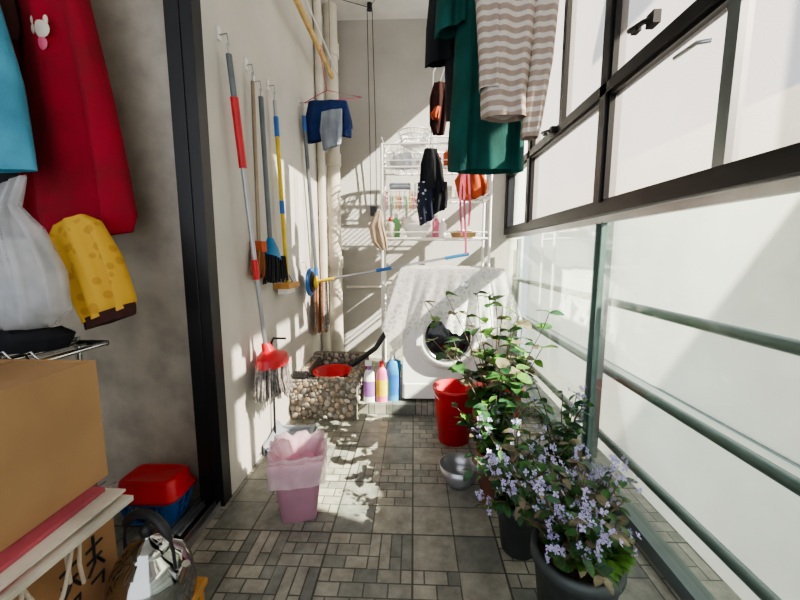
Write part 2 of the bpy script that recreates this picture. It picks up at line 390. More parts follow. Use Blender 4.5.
for i in range(300):
    a=R(0,2*pi); q=math.sqrt(R(0,1)); x=hx+.066*q*math.cos(a); y=hy+.11*q*math.sin(a)
    L=R(.10,.15); b.tube([(x,y,.51),(x+R(-.005,.005),y+(y-hy)*.10,.50-L*.5),(max(-.755,x+(x-hx)*.22),y+(y-hy)*.25+R(-.01,.01),.49-L)],[.005,.006,.004],'fringe',5)
b.done('broom')
b=MB(); p0=(-.74,1.73,1.84);p1=(-.735,1.70,1.06)
pole(b,p0,p1,[(0,.05,'alu',.004),(.05,1,'bronze',.009)]); hook(b,p0)
b.box((-.765,1.67,1.03),(-.71,1.73,1.08),'orange')
for i in range(50):
    x=R(-.76,-.715);y=R(1.655,1.74); b.tube([(x,y,1.04),(x,y+(y-1.70)*.5,R(.90,.93))],.003,'brownbr',4)
b.done('broom')
b=MB(); p0=(-.735,1.80,1.80);p1=(-.72,1.80,1.07)
pole(b,p0,p1,[(0,.05,'alu',.004),(.05,1,'gpole',.012)]); hook(b,p0)
b.loft([((-.72,1.80,1.10),(.015,0,0),(0,.015,0)),((-.716,1.80,1.05),(.03,0,0),(0,.05,0)),((-.71,1.80,1.0),(.035,0,0),(0,.08,-.02))],'blueb',cap=True)
for i in range(110):
    x=R(-.745,-.675);y=R(1.72,1.88); b.tube([(x,y,1.01),(x,y+(y-1.80)*.3+.01,R(.87,.91))],.004,'bristle',4)
b.done('broom')
b=MB(); p0=(-.735,1.98,1.86);p1=(-.72,2.02,.86)
pole(b,p0,p1,[(0,.04,'alu',.004),(.04,.12,'silverp',.01),(.12,.22,'bluep',.013),(.22,.55,'yellow',.011),(.55,.62,'bluep',.013),(.62,1,'yellow',.011)]); hook(b,p0)
b.box((-.765,1.93,.83),(-.68,2.11,.86),'wood'); b.box((-.75,1.95,.80),(-.70,2.09,.83),'white')
b.tube([(-.74,1.97,.86),(-.72,2.01,.93),(-.70,2.05,.86)],.004,'bluep',6)
b.done('squeegee_mop')
b=MB(); p0=(-.738,2.50,1.98);p1=(-.73,2.68,.80)
pole(b,p0,p1,[(0,.04,'alu',.004),(.04,.12,'bluep',.013),(.12,.9,'gpole',.013),(.9,1,'bluep',.016)]); hook(b,p0)
for i in range(110):
    a=R(0,2*pi);q=R(.0,.045); x=-.70+q*math.cos(a);y=2.68+q*1.4*math.sin(a)
    b.tube([(x,y,.82),(x,y+(y-2.68)*.5,.65),(x+R(-.008,.008),y+(y-2.68)*.7,R(.42,.5))],.008,random.choice(['tan','fringe','fringe','brownbr']),5)
b.done('string_mop')
b=MB()
b.lathe([(0,-.02),(.07,-.02),(.075,0),(.05,.015),(.0,.02)],(-.69,2.42,.83),'rubber',24,RY(pi/2)@RX(.1))
b.lathe([(.07,-.025),(.095,-.02),(.095,-.005),(.07,.0)],(-.69,2.42,.83),'bluep',24,RY(pi/2))
b.lathe([(0,.018),(.04,.018),(.045,.03),(0,.04)],(-.69,2.42,.83),'yellow',24,RY(pi/2))
pole(b,(-.66,2.42,.835),(.36,2.40,1.02),[(0,.12,'yellow',.011),(.12,.4,'silverp',.009),(.4,.5,'bluep',.012),(.5,.85,'silverp',.009),(.85,1,'blueb',.012)])
hook(b,(-.735,2.42,.93))
b.done('flat_mop')
b=MB()
b.tube([(-.71,1.93,.555),(-.755,1.87,.57),(-.755,1.84,.55),(-.75,1.83,.30),(-.745,1.81,.05)],.006,'rubber',8)
def fpan(u,v): return Vector((-.755+.22*u,1.68+.20*v,.008+.05*(1-math.sin(pi*u))**2*(1)+.045*v*v))
b.surf(fpan,12,8,'grayc')
b.box((-.755,1.87,.004),(-.54,1.885,.07),'grayc'); b.box((-.76,1.69,.003),(-.752,1.88,.06),'grayc'); b.box((-.543,1.69,.003),(-.535,1.88,.06),'grayc')
b.done('dustpan',solid=.003)
# ------------------------------------------------------------ stone basin with packed pebbles
b=MB()
x0,x1,y0,y1,h=-.765,-.35,2.11,2.72,.245
b.box((x0,y0,0),(x1,2.188,h),'stone')
b.box((x0,2.188,.0705),(x0+.05,y1,h),'stone'); b.box((x1-.07,2.188,.0705),(x1,y1,h),'stone'); b.box((x0,y1-.06,.0705),(x1,y1,h+.02),'stone')
b.box((x0+.05,2.188,.0705),(x1-.07,y1-.06,.09),'stone')
def pack(w,hh,n=900,rmax=.020,rmin=.008):
    out=[]
    for i in range(n):
        r=rmax-(rmax-rmin)*min(1,i/(n*.6)); x,y=R(r*.6,w-r*.6),R(r*.6,hh-r*.6)
        if all((x-a)**2+(y-c)**2>((r+q)*.90)**2 for a,c,q in out): out.append((x,y,r))
    return out
def pk(): return random.choice(['peb1','peb1','peb2','peb2','peb3'])
def el(r): e=R(.85,1.25); return r*e*1.05,r/e*1.05
for u,v,r in pack(x1-x0,h): a,c=el(r); b.ball((x0+u,y0-.001,v),(a,.009,c),pk(),9,6,RY(R(0,3)))
for u,v,r in pack(x1-x0,.078): a,c=el(r*.95); b.ball((x0+u,y0+v,h),(a,c,.007),pk(),9,6,RZ(R(0,3)))
for u,v,r in pack(.07,.53,500,.016): b.ball((x1-.07+u,2.188+v,h),(r,r,.007),pk(),9,6)
for u,v,r in pack(.05,.47,400,.014): b.ball((x0+u,2.188+v,h),(r,r,.007),pk(),9,6)
for u,v,r in pack(x1-x0,h-.07,600): a,c=el(r); b.ball((x0+u,y1-.061,.09+v),(a,.007,c),pk(),9,6)
for u,v,r in pack(.53,h-.07,700): b.ball((x1,2.188+u,.07+v),(.007,r,r),pk(),9,6)
b.done('stone_wash_basin')
b=MB(); b.lathe([(0,.095),(.11,.095),(.13,.20),(.145,.205),(.14,.215),(.125,.21),(.105,.11),(0,.11)],(-.565,2.42,.0),'red'); b.done('red_basin')
b=MB(); b.box((-.75,2.12,.253),(-.66,2.17,.29),'rubber'); b.tube([(-.66,2.145,.27),(-.63,2.145,.28)],.012,'rubber'); b.done('scrubbing_brush',.008)
# ------------------------------------------------------------ washing machine
wx0,wx1,wy0,wy1,wz0,wz1=-.07,.53,2.23,2.82,.07,.92
b=MB()
b.box((wx0,wy0+.01,wz0+.02),(wx1,wy1,wz1-.02),'white'); b.box((wx0-.003,wy0,wz1-.035),(wx1+.003,wy1,wz1),'white')
b.box((wx0+.01,wy0+.002,wz1-.14),(wx1-.01,wy0+.012,wz1-.04),'wire'); b.box((wx0+.03,wy0-.001,wz1-.125),(wx0+.19,wy0+.006,wz1-.055),'white')
b.box((wx0+.01,wy0+.004,wz0+.02),(wx1-.01,wy0+.012,wz0+.12),'wire')
for x in (wx0+.05,wx1-.05):
    for y in (wy0+.06,wy1-.06): b.tube([(x,y,wz0),(x,y,wz0+.03)],.02,'rubber')
cx,cz=.215,.50; rot=RX(pi/2)
b.lathe([(.205,-.012),(.21,.005),(.20,.02),(.165,.028),(.155,.02)],(cx,wy0,cz),'wire',48,rot)
b.lathe([(.158,.018),(.148,.03),(.14,.02)],(cx,wy0,cz),'chrome',48,rot)
b.lathe([(.145,.018),(.13,.005),(.11,.012),(.06,.022),(0,.026)],(cx,wy0,cz),'doorg',48,rot)
b.lathe([(0,.03),(.025,.03),(.028,0)],(wx0+.38,wy0,wz1-.09),'chrome',20,rot)
b.box((cx-.20,wy0-.03,cz-.05),(cx-.175,wy0-.01,cz+.05),'wire')
b.done('washing_machine',.006)
# tablecloth
b=MB()
def hem(u):
    pts=[(0,.56),(.10,.42),(.24,.58),(.38,.62),(.55,.53),(.72,.60),(.86,.50),(1,.60)]
    for (a,p),(c,q) in zip(pts,pts[1:]):
        if u<=c: t=(u-a)/(c-a); return p+(q-p)*(t*t*(3-2*t))
    return .42
def ffront(u,v):
    z=.93+(hem(u)-.93)*v
    x=-.085+.63*u+(u-.5)*.22*v
    y=wy0-.012-.03*v-.018*v*math.sin(u*26+v)-.01*math.sin(u*61+v*5)*v-(.03 if u<.14 or u>.86 else 0)*v
    return Vector((x,y-.01,z+.006*math.sin(u*120)*v))
b.surf(ffront,110,24,'lace')
b.surf(lambda u,v:Vector((-.085+.63*u,wy0-.022+.58*v,.93+.003*math.sin(u*20)*math.sin(v*17))),30,20,'lace')
b.surf(lambda u,v:Vector((-.085-.11*v-.012*v*math.sin(u*22),wy0-.022+.50*u,.93-(.28+.10*math.cos(u*5))*v)),40,14,'lace')
b.surf(lambda u,v:Vector((.545+.09*v+.012*v*math.sin(u*22),wy0-.022+.40*u,.93-(.25+.08*math.cos(u*6))*v)),40,14,'lace')
b.done('lace_tablecloth')
b=MB(); b.tube([(-.11,2.75,.62),(-.14,2.6,.60),(-.18,2.45,.50),(-.26,2.40,.38),(-.36,2.42,.30),(-.43,2.42,.25)],.018,'rubber',10); b.tube([(-.078,2.78,.62),(-.11,2.75,.62)],.016,'rubber',10); b.done('drain_hose')
# ------------------------------------------------------------ wire rack over machine
b=MB(); rx0,rx1,ry0,ry1=-.25,.585,2.86,3.12
for x in (rx0,rx1):
    for y in (ry0,ry1): b.tube([(x,y,.07),(x,y,1.85)],.0105,'wire',8)
for z in (1.14,1.45,1.68,1.85):
    for y in (ry0,ry1):
        b.tube([(rx0,y,z),(rx1,y,z)],.008,'wire',8)
        if z<1.8: b.tube([(rx0,y,z+.05),(rx1,y,z+.05)],.004,'wire',6)
    for i in range(16):
        x=rx0+.01+i*(rx1-rx0-.02)/15; b.tube([(x,ry0,z),(x,ry1,z)],.003,'wire',5)
    for x in (rx0,rx1): b.tube([(x,ry0,z),(x,ry1,z)],.006,'wire',6); b.tube([(x,ry0,z+.05),(x,ry1,z+.05)],.004,'wire',5)
b.tube([(rx0+(rx1-rx0)*(.5-.5*math.cos(pi*t/16)),ry1,1.85+.13*math.sin(pi*t/16)) for t in range(17)],.008,'wire',8)
for i in range(5):
    x=rx0+(i+1)*(rx1-rx0)/6; b.tube([(x,ry1,1.68),(x,ry1,1.85+.13*math.sqrt(max(0,1-((x-(rx0+rx1)/2)/((rx1-rx0)/2))**2)))],.004,'wire',6)
b.done('wire_storage_rack')
b=MB()
b.loft([((-.08,2.96,1.69),(.13,0,0),(0,.08,0)),((-.08,2.96,1.75),(.15,0,0),(0,.09,0)),((-.08,2.96,1.80),(.13,0,0),(0,.08,0)),((-.08,2.96,1.835),(.05,0,0),(0,.04,0))],'plastic',rip=.25,kf=7,cap=True)
b.loft([((-.08,2.96,1.695),(.10,0,0),(0,.05,0)),((-.08,2.96,1.75),(.12,0,0),(0,.07,0)),((-.08,2.96,1.79),(.08,0,0),(0,.04,0))],'grayc',rip=.3,kf=5,cap=True)
b.done('plastic_bag')
b=MB(); lc=(.0,2.99,1.86)
b.lathe([(0,0),(.09,0),(.10,.012),(0,.012)],lc,'white',28)
for z,r in ((.04,.105),(.075,.115),(.11,.125)):
    b.tube([(lc[0]+r*math.cos(2*pi*i/28),lc[1]+r*math.sin(2*pi*i/28),lc[2]+z) for i in range(29)],.005,'white',6,False)
for i in range(28):
    a=2*pi*i/28; b.tube([(lc[0]+.095*math.cos(a),lc[1]+.095*math.sin(a),lc[2]+.01),(lc[0]+.125*math.cos(a),lc[1]+.125*math.sin(a),lc[2]+.11)],.003,'white',5)
b.done('laundry_basket')
b=MB(); b.lathe([(0,0),(.07,0),(.115,.10),(.125,.10),(.12,.105),(.11,.10),(.066,.008),(0,.008)],(.02,2.99,1.15),'white'); b.lathe([(.10,.08),(.12,.13),(.125,.13),(.11,.08)],(.02,2.99,1.18),'wire'); b.done('washing_bowl')
b=MB(); b.lathe([(0,0),(.09,0),(.11,.05),(.115,.05),(.105,.045),(.085,.006),(0,.006)],(.40,2.99,1.15),'wicker'); b.ball((.38,2.98,1.19),(.05,.05,.03),'paper'); b.ball((.44,3.0,1.19),(.04,.04,.03),'tan'); b.done('wicker_basket')
b=MB()
for i in range(11):
    x=-.22+i*.021; k=['hpink','white','hgreen','wire','yellow'][i%5]
    b.tube([(x,2.845,1.50),(x,2.842,1.45),(x+.004,2.845,1.36-R(0,.03)),(x+.012,2.845,1.45)],.004,k,6)
b.done('hanging_clothes_pegs')
def btl(x,y,z,r,hh,k,kc='white'):
    b.lathe([(0,0),(r,0),(r,hh*.7),(r*.45,hh*.85),(0,hh*.85)],(x,y,z),k,16); b.lathe([(0,hh*.83),(r*.45,hh*.83),(r*.45,hh),(0,hh)],(x,y,z),kc,12)
b=MB(); btl(.10,2.95,1.69,.03,.15,'white','bblue'); btl(.18,2.97,1.69,.033,.13,'bpink'); btl(.26,2.95,1.69,.035,.15,'orange'); btl(.35,2.97,1.69,.03,.13,'white','hgreen'); btl(.44,2.95,1.69,.035,.12,'bblue'); btl(.52,2.97,1.69,.03,.14,'yellow','red'); b.done('shampoo_bottle')
b=MB(); btl(.23,2.97,1.15,.03,.15,'white'); btl(.18,3.04,1.15,.03,.19,'bpink'); b.done('lotion_bottle')
b=MB(); btl(-.19,2.95,1.15,.032,.16,'paper','red'); btl(-.15,3.05,1.15,.032,.20,'hgreen'); b.done('lotion_bottle')
b=MB(); b.box((-.21,2.92,1.46),(-.02,3.06,1.53),'white'); b.box((-.20,2.93,1.535),(-.03,3.05,1.58),'grayc'); b.box((.0,2.90,1.46),(.11,3.05,1.57),'wire'); b.box((.12,2.90,1.46),(.30,3.05,1.55),'paper'); b.box((.33,2.90,1.46),(.50,3.05,1.52),'white'); b.box((.34,2.91,1.525),(.48,3.04,1.57),'hpink'); b.done('folded_towels',.015)
b=MB(); 
b.loft([((-.27,2.82,1.35),(.02,0,0),(0,.012,0)),((-.295,2.82,1.24),(.055,0,.01),(0,.03,0)),((-.27,2.82,1.12),(.06,0,.01),(0,.03,0)),((-.235,2.82,1.05),(.03,0,0),(0,.012,0))],'tan',rip=.3,kf=7,cap=True)
b.tube([(-.27,2.82,1.34),(-.265,2.835,1.40),(-.25,2.848,1.455)],.003,'tan',5); b.done('duster_head')
# ------------------------------------------------------------ detergents
def bottle(name,x,y,r,h,body,label,cap,d=.6):
    b=MB()
    secs=[((x,y,.07),(r,0,0),(0,r*d,0)),((x,y,.07+h*.6),(r,0,0),(0,r*d,0)),((x,y,.07+h*.78),(r*.8,0,0),(0,r*d*.8,0)),((x,y,.07+h*.86),(r*.35,0,0),(0,r*.35,0))]
    b.loft(secs,body,n=24,sub=2,cap=True)
    b.loft([((x,y,.07+h*.14),(r*1.02,0,0),(0,r*d*1.03,0)),((x,y,.07+h*.55),(r*1.02,0,0),(0,r*d*1.03,0))],label,n=24,sub=1)
    b.tube([(x,y,.07+h*.85),(x,y,.07+h)],r*.38,cap,12)
    return b
b=bottle('a',-.285,2.235,.038,.25,'white','purple','purple')
b.box((-.31,2.22,.31),(-.27,2.247,.34),'white'); b.tube([(-.312,2.235,.32),(-.318,2.235,.29)],.004,'red',6); b.done('spray_bottle')
bottle('b',-.205,2.235,.036,.27,'bpink','yellow','red').done('detergent_bottle')
b=bottle('c',-.135,2.27,.048,.32,'bblue','bluep','white',.7)
b.tube([(-.11,2.27,.25),(-.088,2.27,.27),(-.09,2.27,.33),(-.12,2.27,.34)],.008,'bblue',8); b.done('detergent_jug')
# ------------------------------------------------------------ buckets etc
b=MB(); b.lathe([(0,0),(.085,0),(.112,.29),(.12,.292),(.12,.305),(.11,.305),(.083,.008),(0,.008)],(.225,1.90,0),'red',32)
b.tube([(.225+.118*math.cos(a),1.90-.10*math.sin(a)*.9,.292-.06*math.sin(a)) for a in [pi*i/12 for i in range(13)]],.003,'wire',6)
b.done('red_bucket')
b=MB(); b.lathe([(0,0),(.10,0),(.125,.26),(.135,.26),(.135,.272),(.12,.27),(.098,.01),(0,.01)],(.50,2.02,0),'red',32); b.done('red_tub')
b=MB(); b.lathe([(0,0),(.045,0),(.075,.05),(.085,.10),(.088,.10),(.08,.05),(.045,.006),(0,.006)],(.205,1.50,0),'silverp',28); b.done('metal_bowl')
# pink bin
b=MB(); c=(-.45,1.31,0); rz=RZ(.25)
b.lathe([(0,0),(.066,0),(.095,.235),(.103,.238),(.103,.25),(.093,.25),(.064,.008),(0,.008)],c,'pink',40,rz,sq=.75)
def bag(prof,kk,rp):
    o=len(b.v); b.lathe(prof,c,kk,72,rz,sq=.75)
    for v in b.v[o:]:
        a=math.atan2(v.y-c[1],v.x-c[0]); w=rp*(math.sin(a*9+v.z*40)+.6*math.sin(a*17))
        v.x+=w*math.cos(a); v.y+=w*math.sin(a); v.z+=w*1.2
bag([(.088,.16),(.092,.2),(.098,.25),(.106,.262),(.109,.255),(.108,.22),(.105,.19),(.107,.165)],'pinkbag',.003)
bag([(.098,.255),(.108,.272),(.102,.28),(.088,.26),(.07,.20)],'pinkbag',.005)
b.loft([((-.50,1.30,.25),(.03,0,0),(0,.03,0)),((-.52,1.30,.29),(.035,0,.01),(0,.02,0)),((-.51,1.29,.31),(.01,0,0),(0,.01,0))],'pinkbag',rip=.3)
b.done('waste_bin')
# ------------------------------------------------------------ plants
def stempath(p,ang,tilt,L,n=8,droop=.5):
    d=Vector((math.cos(ang)*math.sin(tilt),math.sin(ang)*math.sin(tilt),math.cos(tilt))); pts=[Vector(p)]
    for i in range(n):
        pts.append(pts[-1]+d*L/n); d=(d+Vector((R(-.12,.12),R(-.12,.12),-droop/n))).normalized()
    return pts
def clampx(pts):
    for q in pts:
        if q.x>.775: q.x=.775
        if q.z<.03: q.z=.03
    return pts
def flowerhead(b,p,n,sp,s=.0095):
    for i in range(n):
        c=p+Vector((R(-sp,sp),R(-sp,sp),R(-sp,sp*1.6)))
        if c.x>.79: c.x=.79
        ax=Vector((R(-1,1),R(-1,.3),R(-.2,1))).normalized(); u=ax.orthogonal().normalized(); w=ax.cross(u)
        for j in range(4):
            a=2*pi*j/4+R(-.3,.3); d=(u*math.cos(a)+w*math.sin(a)+ax*.3).normalized(); sd=d.cross(ax).normalized()
            L=s*R(.8,1.3)
            b.add([c,c+d*L*.6-sd*L*.36,c+d*L,c+d*L*.6+sd*L*.36],[(0,1,2,3)],'flower')
def pot(b,c,r,h,k,rim=.012):
    b.lathe([(0,0),(r*.72,0),(r*.98,h-.03),(r+rim*.5,h-.03),(r+rim*.5,h),(r-.008,h),(r-.012,h-.025),(0,h-.022)],c,k,32)
    b.lathe([(0,h-.02),(r-.012,h-.02)],c,'soil',32)
def plant(name,c,r,h,potk,ns,L,tl,lf,lw,nl,leaves,flowers=0,droop=.5,tilts=(.1,.9),bias=(0,0),fsp=.035,fn=8):
    b=MB(); pot(b,c,r,h,potk)
    for i in range(ns):
        a=R(0,2*pi); q=R(0,r*.6); p=Vector(c)+Vector((q*math.cos(a),q*math.sin(a),h-.02))
        pts=stempath(p,a,R(*tilts),L*R(*tl),8,droop)
        for j,v in enumerate(pts): v.x+=bias[0]*j/8; v.y+=bias[1]*j/8
        clampx(pts); b.tube(pts,[.003]*5+[.002]*4,'stem',5,False)
        for j in range(nl):
            t=(j+1.2)/nl*8*R(.9,1.05); t=min(t,7.99); i0=int(t); p=pts[i0].lerp(pts[i0+1],t-i0)
            for sgn in (0,pi):
                aa=R(0,2*pi)+sgn; d=Vector((math.cos(aa),math.sin(aa),R(-.25,.5)))
                l=lf*R(.6,1.15)
                if p.x+d.x*l>.80: d.x=-abs(d.x)
                b.leaf(p,d,l,l*lw,random.choice(leaves),R(.1,.5),R(-.5,.5))
        if random.random()<flowers: flowerhead(b,pts[-1],fn,fsp); flowerhead(b,pts[-2],fn//2,fsp*.8)
    return b
b=plant('x',(.42,.85,0),.105,.27,'potb',44,.195,(.5,1.15),.040,.62,6,['leafd','leaf','leaf','leafp'],.6,.6,(.1,1.0),(0,.05),.022,9)
for i in range(16):
    a=R(-2.6,-.2)
    d=Vector((math.cos(a),math.sin(a),R(.3,.9))); b.leaf(Vector((.43+.07*math.cos(a),.86+.07*math.sin(a),.29)),d,.055,.032,'leafl',.3,R(-.5,.5))
b.done('flowering_potted_plant')
b=plant('x',(.37,1.16,0),.08,.19,'potb',28,.25,(.6,1.15),.045,.55,6,['leafd','leaf','leafp'],.5,.6,(.1,.9),(0,.0),.022,8); b.done('flowering_potted_plant')
b=plant('x',(.34,1.40,0),.075,.22,'terra',22,.23,(.6,1.1),.055,.6,6,['leaf','leafd','leafl'],.15,.5,(.1,.75)); b.done('potted_foliage_plant')
b=plant('x',(.39,1.68,0),.095,.26,'terra',26,.56,(.5,1.15),.075,.75,6,['leaf','leafl','leafp','leafd'],0,.25,(.05,.55),(-.02,0)); b.done('potted_rose_begonia')
b=plant('x',(.62,1.43,0),.08,.18,'potb',12,.32,(.5,1.0),.05,.6,6,['leaf','leafd'],.3,.4,(.05,.35),(-.05,0)); b.done('potted_shrub')
b=MB()
b.box((.60,.56,0),(.78,.80,.012),'white')
for lo,hi in (((.60,.56,.012),(.61,.80,.05)),((.77,.56,.012),(.78,.80,.05)),((.61,.79,.012),(.77,.80,.05)),((.61,.56,.012),(.77,.57,.05))): b.box(lo,hi,'white')
b.done('plant_tray')
# ------------------------------------------------------------ hanging clothes
def hanger(b,c,w,zr,k='wire',rx=0):
    x,y,z=c
    b.tube([(x-w,y,z-.06),(x,y,z+.03),(x+w,y,z-.06),(x-w,y,z-.06)],.004,k,6)
    b.tube([(x,y,z+.03),(x+rx,y,zr-.03),(x+rx+.015,y,zr+.012),(x+rx,y,zr+.022),(x+rx-.017,y,zr+.012)],.003,k,6)
def rows(b,rs,y,d,k,**kw): b.loft([(((xl+xr)/2,y+dy,z),((xr-xl)/2,0,0),(0,d,0)) for z,xl,xr,dy in rs],k,**kw)
b=MB()
rows(b,[(2.29,.24,.34,0),(2.24,.18,.42,0),(2.05,.21,.38,0),(1.7,.215,.36,0),(1.50,.21,.345,0),(1.44,.215,.35,0)],1.20,.035,'stripe',rip=.28,kf=4)
b.loft([((.40,1.20,2.20),(.05,0,.02),(0,.04,0)),((.395,1.20,1.9),(.042,0,0),(0,.035,0)),((.385,1.20,1.6),(.034,0,0),(0,.03,0)),((.365,1.20,1.42),(.03,0,0),(0,.025,0)),((.36,1.20,1.38),(.026,0,0),(0,.025,0))],'stripe',rip=.2,kf=3)
b.loft([((.19,1.20,2.20),(.05,0,-.02),(0,.04,0)),((.21,1.195,1.9),(.04,0,0),(0,.035,0)),((.23,1.19,1.6),(.035,0,0),(0,.03,0)),((.23,1.19,1.52),(.033,0,0),(0,.03,0))],'stripe',rip=.2,kf=3)
hanger(b,(.30,1.20,2.29),.12,2.42,'wire',-.02); b.done('striped_knit_shirt')
b=MB()
rows(b,[(2.27,.22,.34,0),(2.22,.14,.44,0),(2.0,.165,.43,0),(1.7,.16,.43,0),(1.45,.15,.43,0),(1.345,.155,.43,0)],1.50,.05,'green',rip=.5,kf=6)
b.loft([((.15,1.50,2.22),(.05,0,-.02),(0,.04,0)),((.145,1.49,2.0),(.06,0,0),(0,.04,0)),((.14,1.49,1.86),(.06,0,.02),(0,.04,0))],'green',rip=.4,kf=4)
b.loft([((.44,1.50,2.20),(.05,0,.02),(0,.04,0)),((.45,1.50,1.9),(.04,0,0),(0,.04,0)),((.44,1.50,1.75),(.04,0,.02),(0,.04,0))],'green',rip=.4,kf=4)
hanger(b,(.28,1.50,2.26),.15,2.42); b.done('green_shirt')
b=MB()
rows(b,[(2.27,.22,.32,0),(2.22,.10,.42,0),(2.0,.12,.40,0),(1.85,.14,.38,0),(1.60,.15,.36,0)],1.68,.04,'dark',rip=.4,kf=6)
b.loft([((.12,1.68,2.2),(.05,0,-.02),(0,.04,0)),((.11,1.68,1.98),(.06,0,0),(0,.035,0)),((.115,1.68,1.84),(.065,0,.015),(0,.03,0))],'dark',rip=.4,kf=4)
hanger(b,(.27,1.68,2.26),.15,2.42); b.done('black_jacket')
b=MB()
b.loft([((.09,2.1,1.60),(.035,0,0),(0,.02,0)),((.095,2.1,1.52),(.06,0,0),(0,.03,0)),((.10,2.1,1.38),(.075,0,-.01),(0,.035,0))],'dark',rip=.4,kf=5)
b.loft([((.065,2.1,1.42),(.045,0,0),(0,.03,0)),((.06,2.09,1.30),(.045,0,0),(0,.03,0)),((.075,2.09,1.20),(.04,0,.02),(0,.03,0))],'polka',rip=.4,kf=4)
b.loft([((.145,2.1,1.42),(.04,0,0),(0,.03,0)),((.15,2.1,1.33),(.04,0,0),(0,.03,0)),((.145,2.1,1.26),(.04,0,.02),(0,.03,0))],'dark',rip=.4,kf=4)
b.tube([(.09,2.1,1.60),(.10,2.1,2.0),(.275,2.05,2.35),(.28,2.05,2.435)],.003,'wire',5); b.done('polka_dot_shorts')
b=MB()
b.loft([((.33,2.2,1.52),(.05,0,0),(0,.03,0)),((.33,2.2,1.45),(.09,0,0),(0,.03,0)),((.35,2.2,1.38),(.08,0,.03),(0,.03,0)),((.37,2.2,1.35),(.05,0,.02),(0,.03,0))],'orange',rip=.5,kf=6)
b.tube([(.33,2.2,1.52),(.30,2.18,1.9),(.285,2.18,2.42)],.003,'wire',5); b.done('orange_cloth')
b=MB()
for k,(x,zz) in enumerate(((.255,1.12),(.275,1.02),(.292,1.17))):
    b.surf(lambda u,v,x=x,zz=zz:Vector((x+.012*(u-.5)+.008*math.sin(v*7+k),2.0+.004*math.sin(v*9),1.75-(1.75-zz)*v)),2,20,'hpink')
b.tube([(.275,2.0,1.74),(.28,2.0,2.435)],.003,'wire',5); b.done('pink_apron_strap')
b=MB()
b.loft([((.13,2.05,1.92),(.03,0,0),(0,.02,0)),((.13,2.05,1.85),(.05,0,0),(0,.03,0)),((.125,2.05,1.72),(.045,0,.01),(0,.03,0)),((.13,2.05,1.66),(.03,0,0),(0,.02,0))],'brownc',rip=.5,kf=5)
b.loft([((.12,2.00,1.78),(.015,0,0),(0,.02,0)),((.105,1.99,1.74),(.025,0,0),(0,.02,0)),((.11,1.99,1.72),(.015,0,0),(0,.02,0))],'orange',rip=.4,kf=5)
b.tube([(.13,2.05,1.92),(.27,2.0,2.3),(.28,2.0,2.435)],.003,'wire',5); b.done('patterned_scarf')
# blue shorts at left
b=MB(); yy=2.6
b.tube([(-.76,yy,2.05),(-.60,yy,2.13),(-.36,yy,2.08),(-.76,yy,2.05)],.003,'hpink',6)
b.tube([(-.60,yy,2.13),(-.64,yy,2.36),(-.63,yy,2.41),(-.65,yy,2.425),(-.67,yy,2.41)],.003,'hpink',6)
b.loft([((-.60,yy,2.06),(.13,0,0),(0,.02,0)),((-.60,yy,1.95),(.15,0,0),(0,.03,0)),((-.60,yy,1.88),(.16,0,0),(0,.03,0))],'navy',rip=.6,kf=6)
b.loft([((-.68,yy,1.90),(.08,0,0),(0,.03,0)),((-.68,yy,1.80),(.075,0,.02),(0,.03,0))],'navy',rip=.6,kf=4)
b.loft([((-.52,yy,1.90),(.08,0,0),(0,.03,0)),((-.52,yy,1.84),(.075,0,-.02),(0,.03,0))],'navy',rip=.6,kf=4)
b.loft([((-.56,yy-.05,1.98),(.07,0,.01),(0,.015,0)),((-.57,yy-.055,1.85),(.075,0,0),(0,.02,0)),((-.565,yy-.055,1.74),(.06,0,.02),(0,.02,0))],'grayc',rip=.5,kf=5)
b.done('blue_shorts')
# ------------------------------------------------------------ left room things
b=MB()
b.tube([(-2.2,1.22,2.15),(-.93,1.22,2.15)],.014,'alu',12)
for x in (-2.1,-1.0): b.tube([(x,1.22,2.15),(x,1.39,2.15)],.01,'alu'); b.tube([(x,1.38,2.15),(x,1.39,2.15)],.025,'alu',16)
b.done('clothes_rail')
b=MB()
rows(b,[(2.10,-1.22,-1.10,0),(2.0,-1.26,-1.07,0),(1.8,-1.275,-1.04,0),(1.5,-1.295,-.995,0),(1.28,-1.31,-.97,0),(1.15,-1.315,-.955,0),(1.09,-1.29,-.97,0)],1.20,.04,'redc',rip=.5,kf=5)
b.tube([(-1.21,1.19,2.10),(-1.16,1.205,2.18),(-1.11,1.19,2.10)],.008,'redc')
b.ball((-1.14,1.148,1.70),(.030,.005,.026),'paper',12,8); b.ball((-1.16,1.148,1.725),(.008,.004,.014),'paper'); b.ball((-1.12,1.148,1.725),(.008,.004,.014),'paper'); b.ball((-1.14,1.148,1.66),(.018,.004,.02),'hpink')
b.done('red_apron')
b=MB(); rows(b,[(2.12,-1.42,-1.25,0),(1.9,-1.45,-1.22,0),(1.7,-1.44,-1.20,0),(1.66,-1.42,-1.21,0)],1.13,.03,'brownc',rip=.3,kf=5)
for i in range(3):
    z=1.83-i*.04; b.tube([(-1.36+.012*t,1.095,z+.012*math.sin(t*2.2+i)) for t in range(10)],.003,'paper',5)
b.tube([(-1.34,1.13,2.12),(-1.34,1.2,2.18)],.004,'wire'); b.done('brown_tshirt')
b=MB(); rows(b,[(1.86,-1.32,-1.22,0),(1.74,-1.36,-1.165,0),(1.5,-1.38,-1.12,0),(1.26,-1.40,-1.105,0)],1.04,.03,'cyan',rip=.35,kf=4)
b.tube([(-1.27,1.04,1.86),(-1.28,1.15,2.05),(-1.28,1.205,2.168)],.004,'wire'); b.done('blue_towel')
b=MB(); rows(b,[(2.12,-1.7,-1.33,0),(1.6,-1.75,-1.28,0),(1.15,-1.72,-1.22,0),(.98,-1.7,-1.20,0)],1.32,.035,'dark',rip=.4,kf=6)
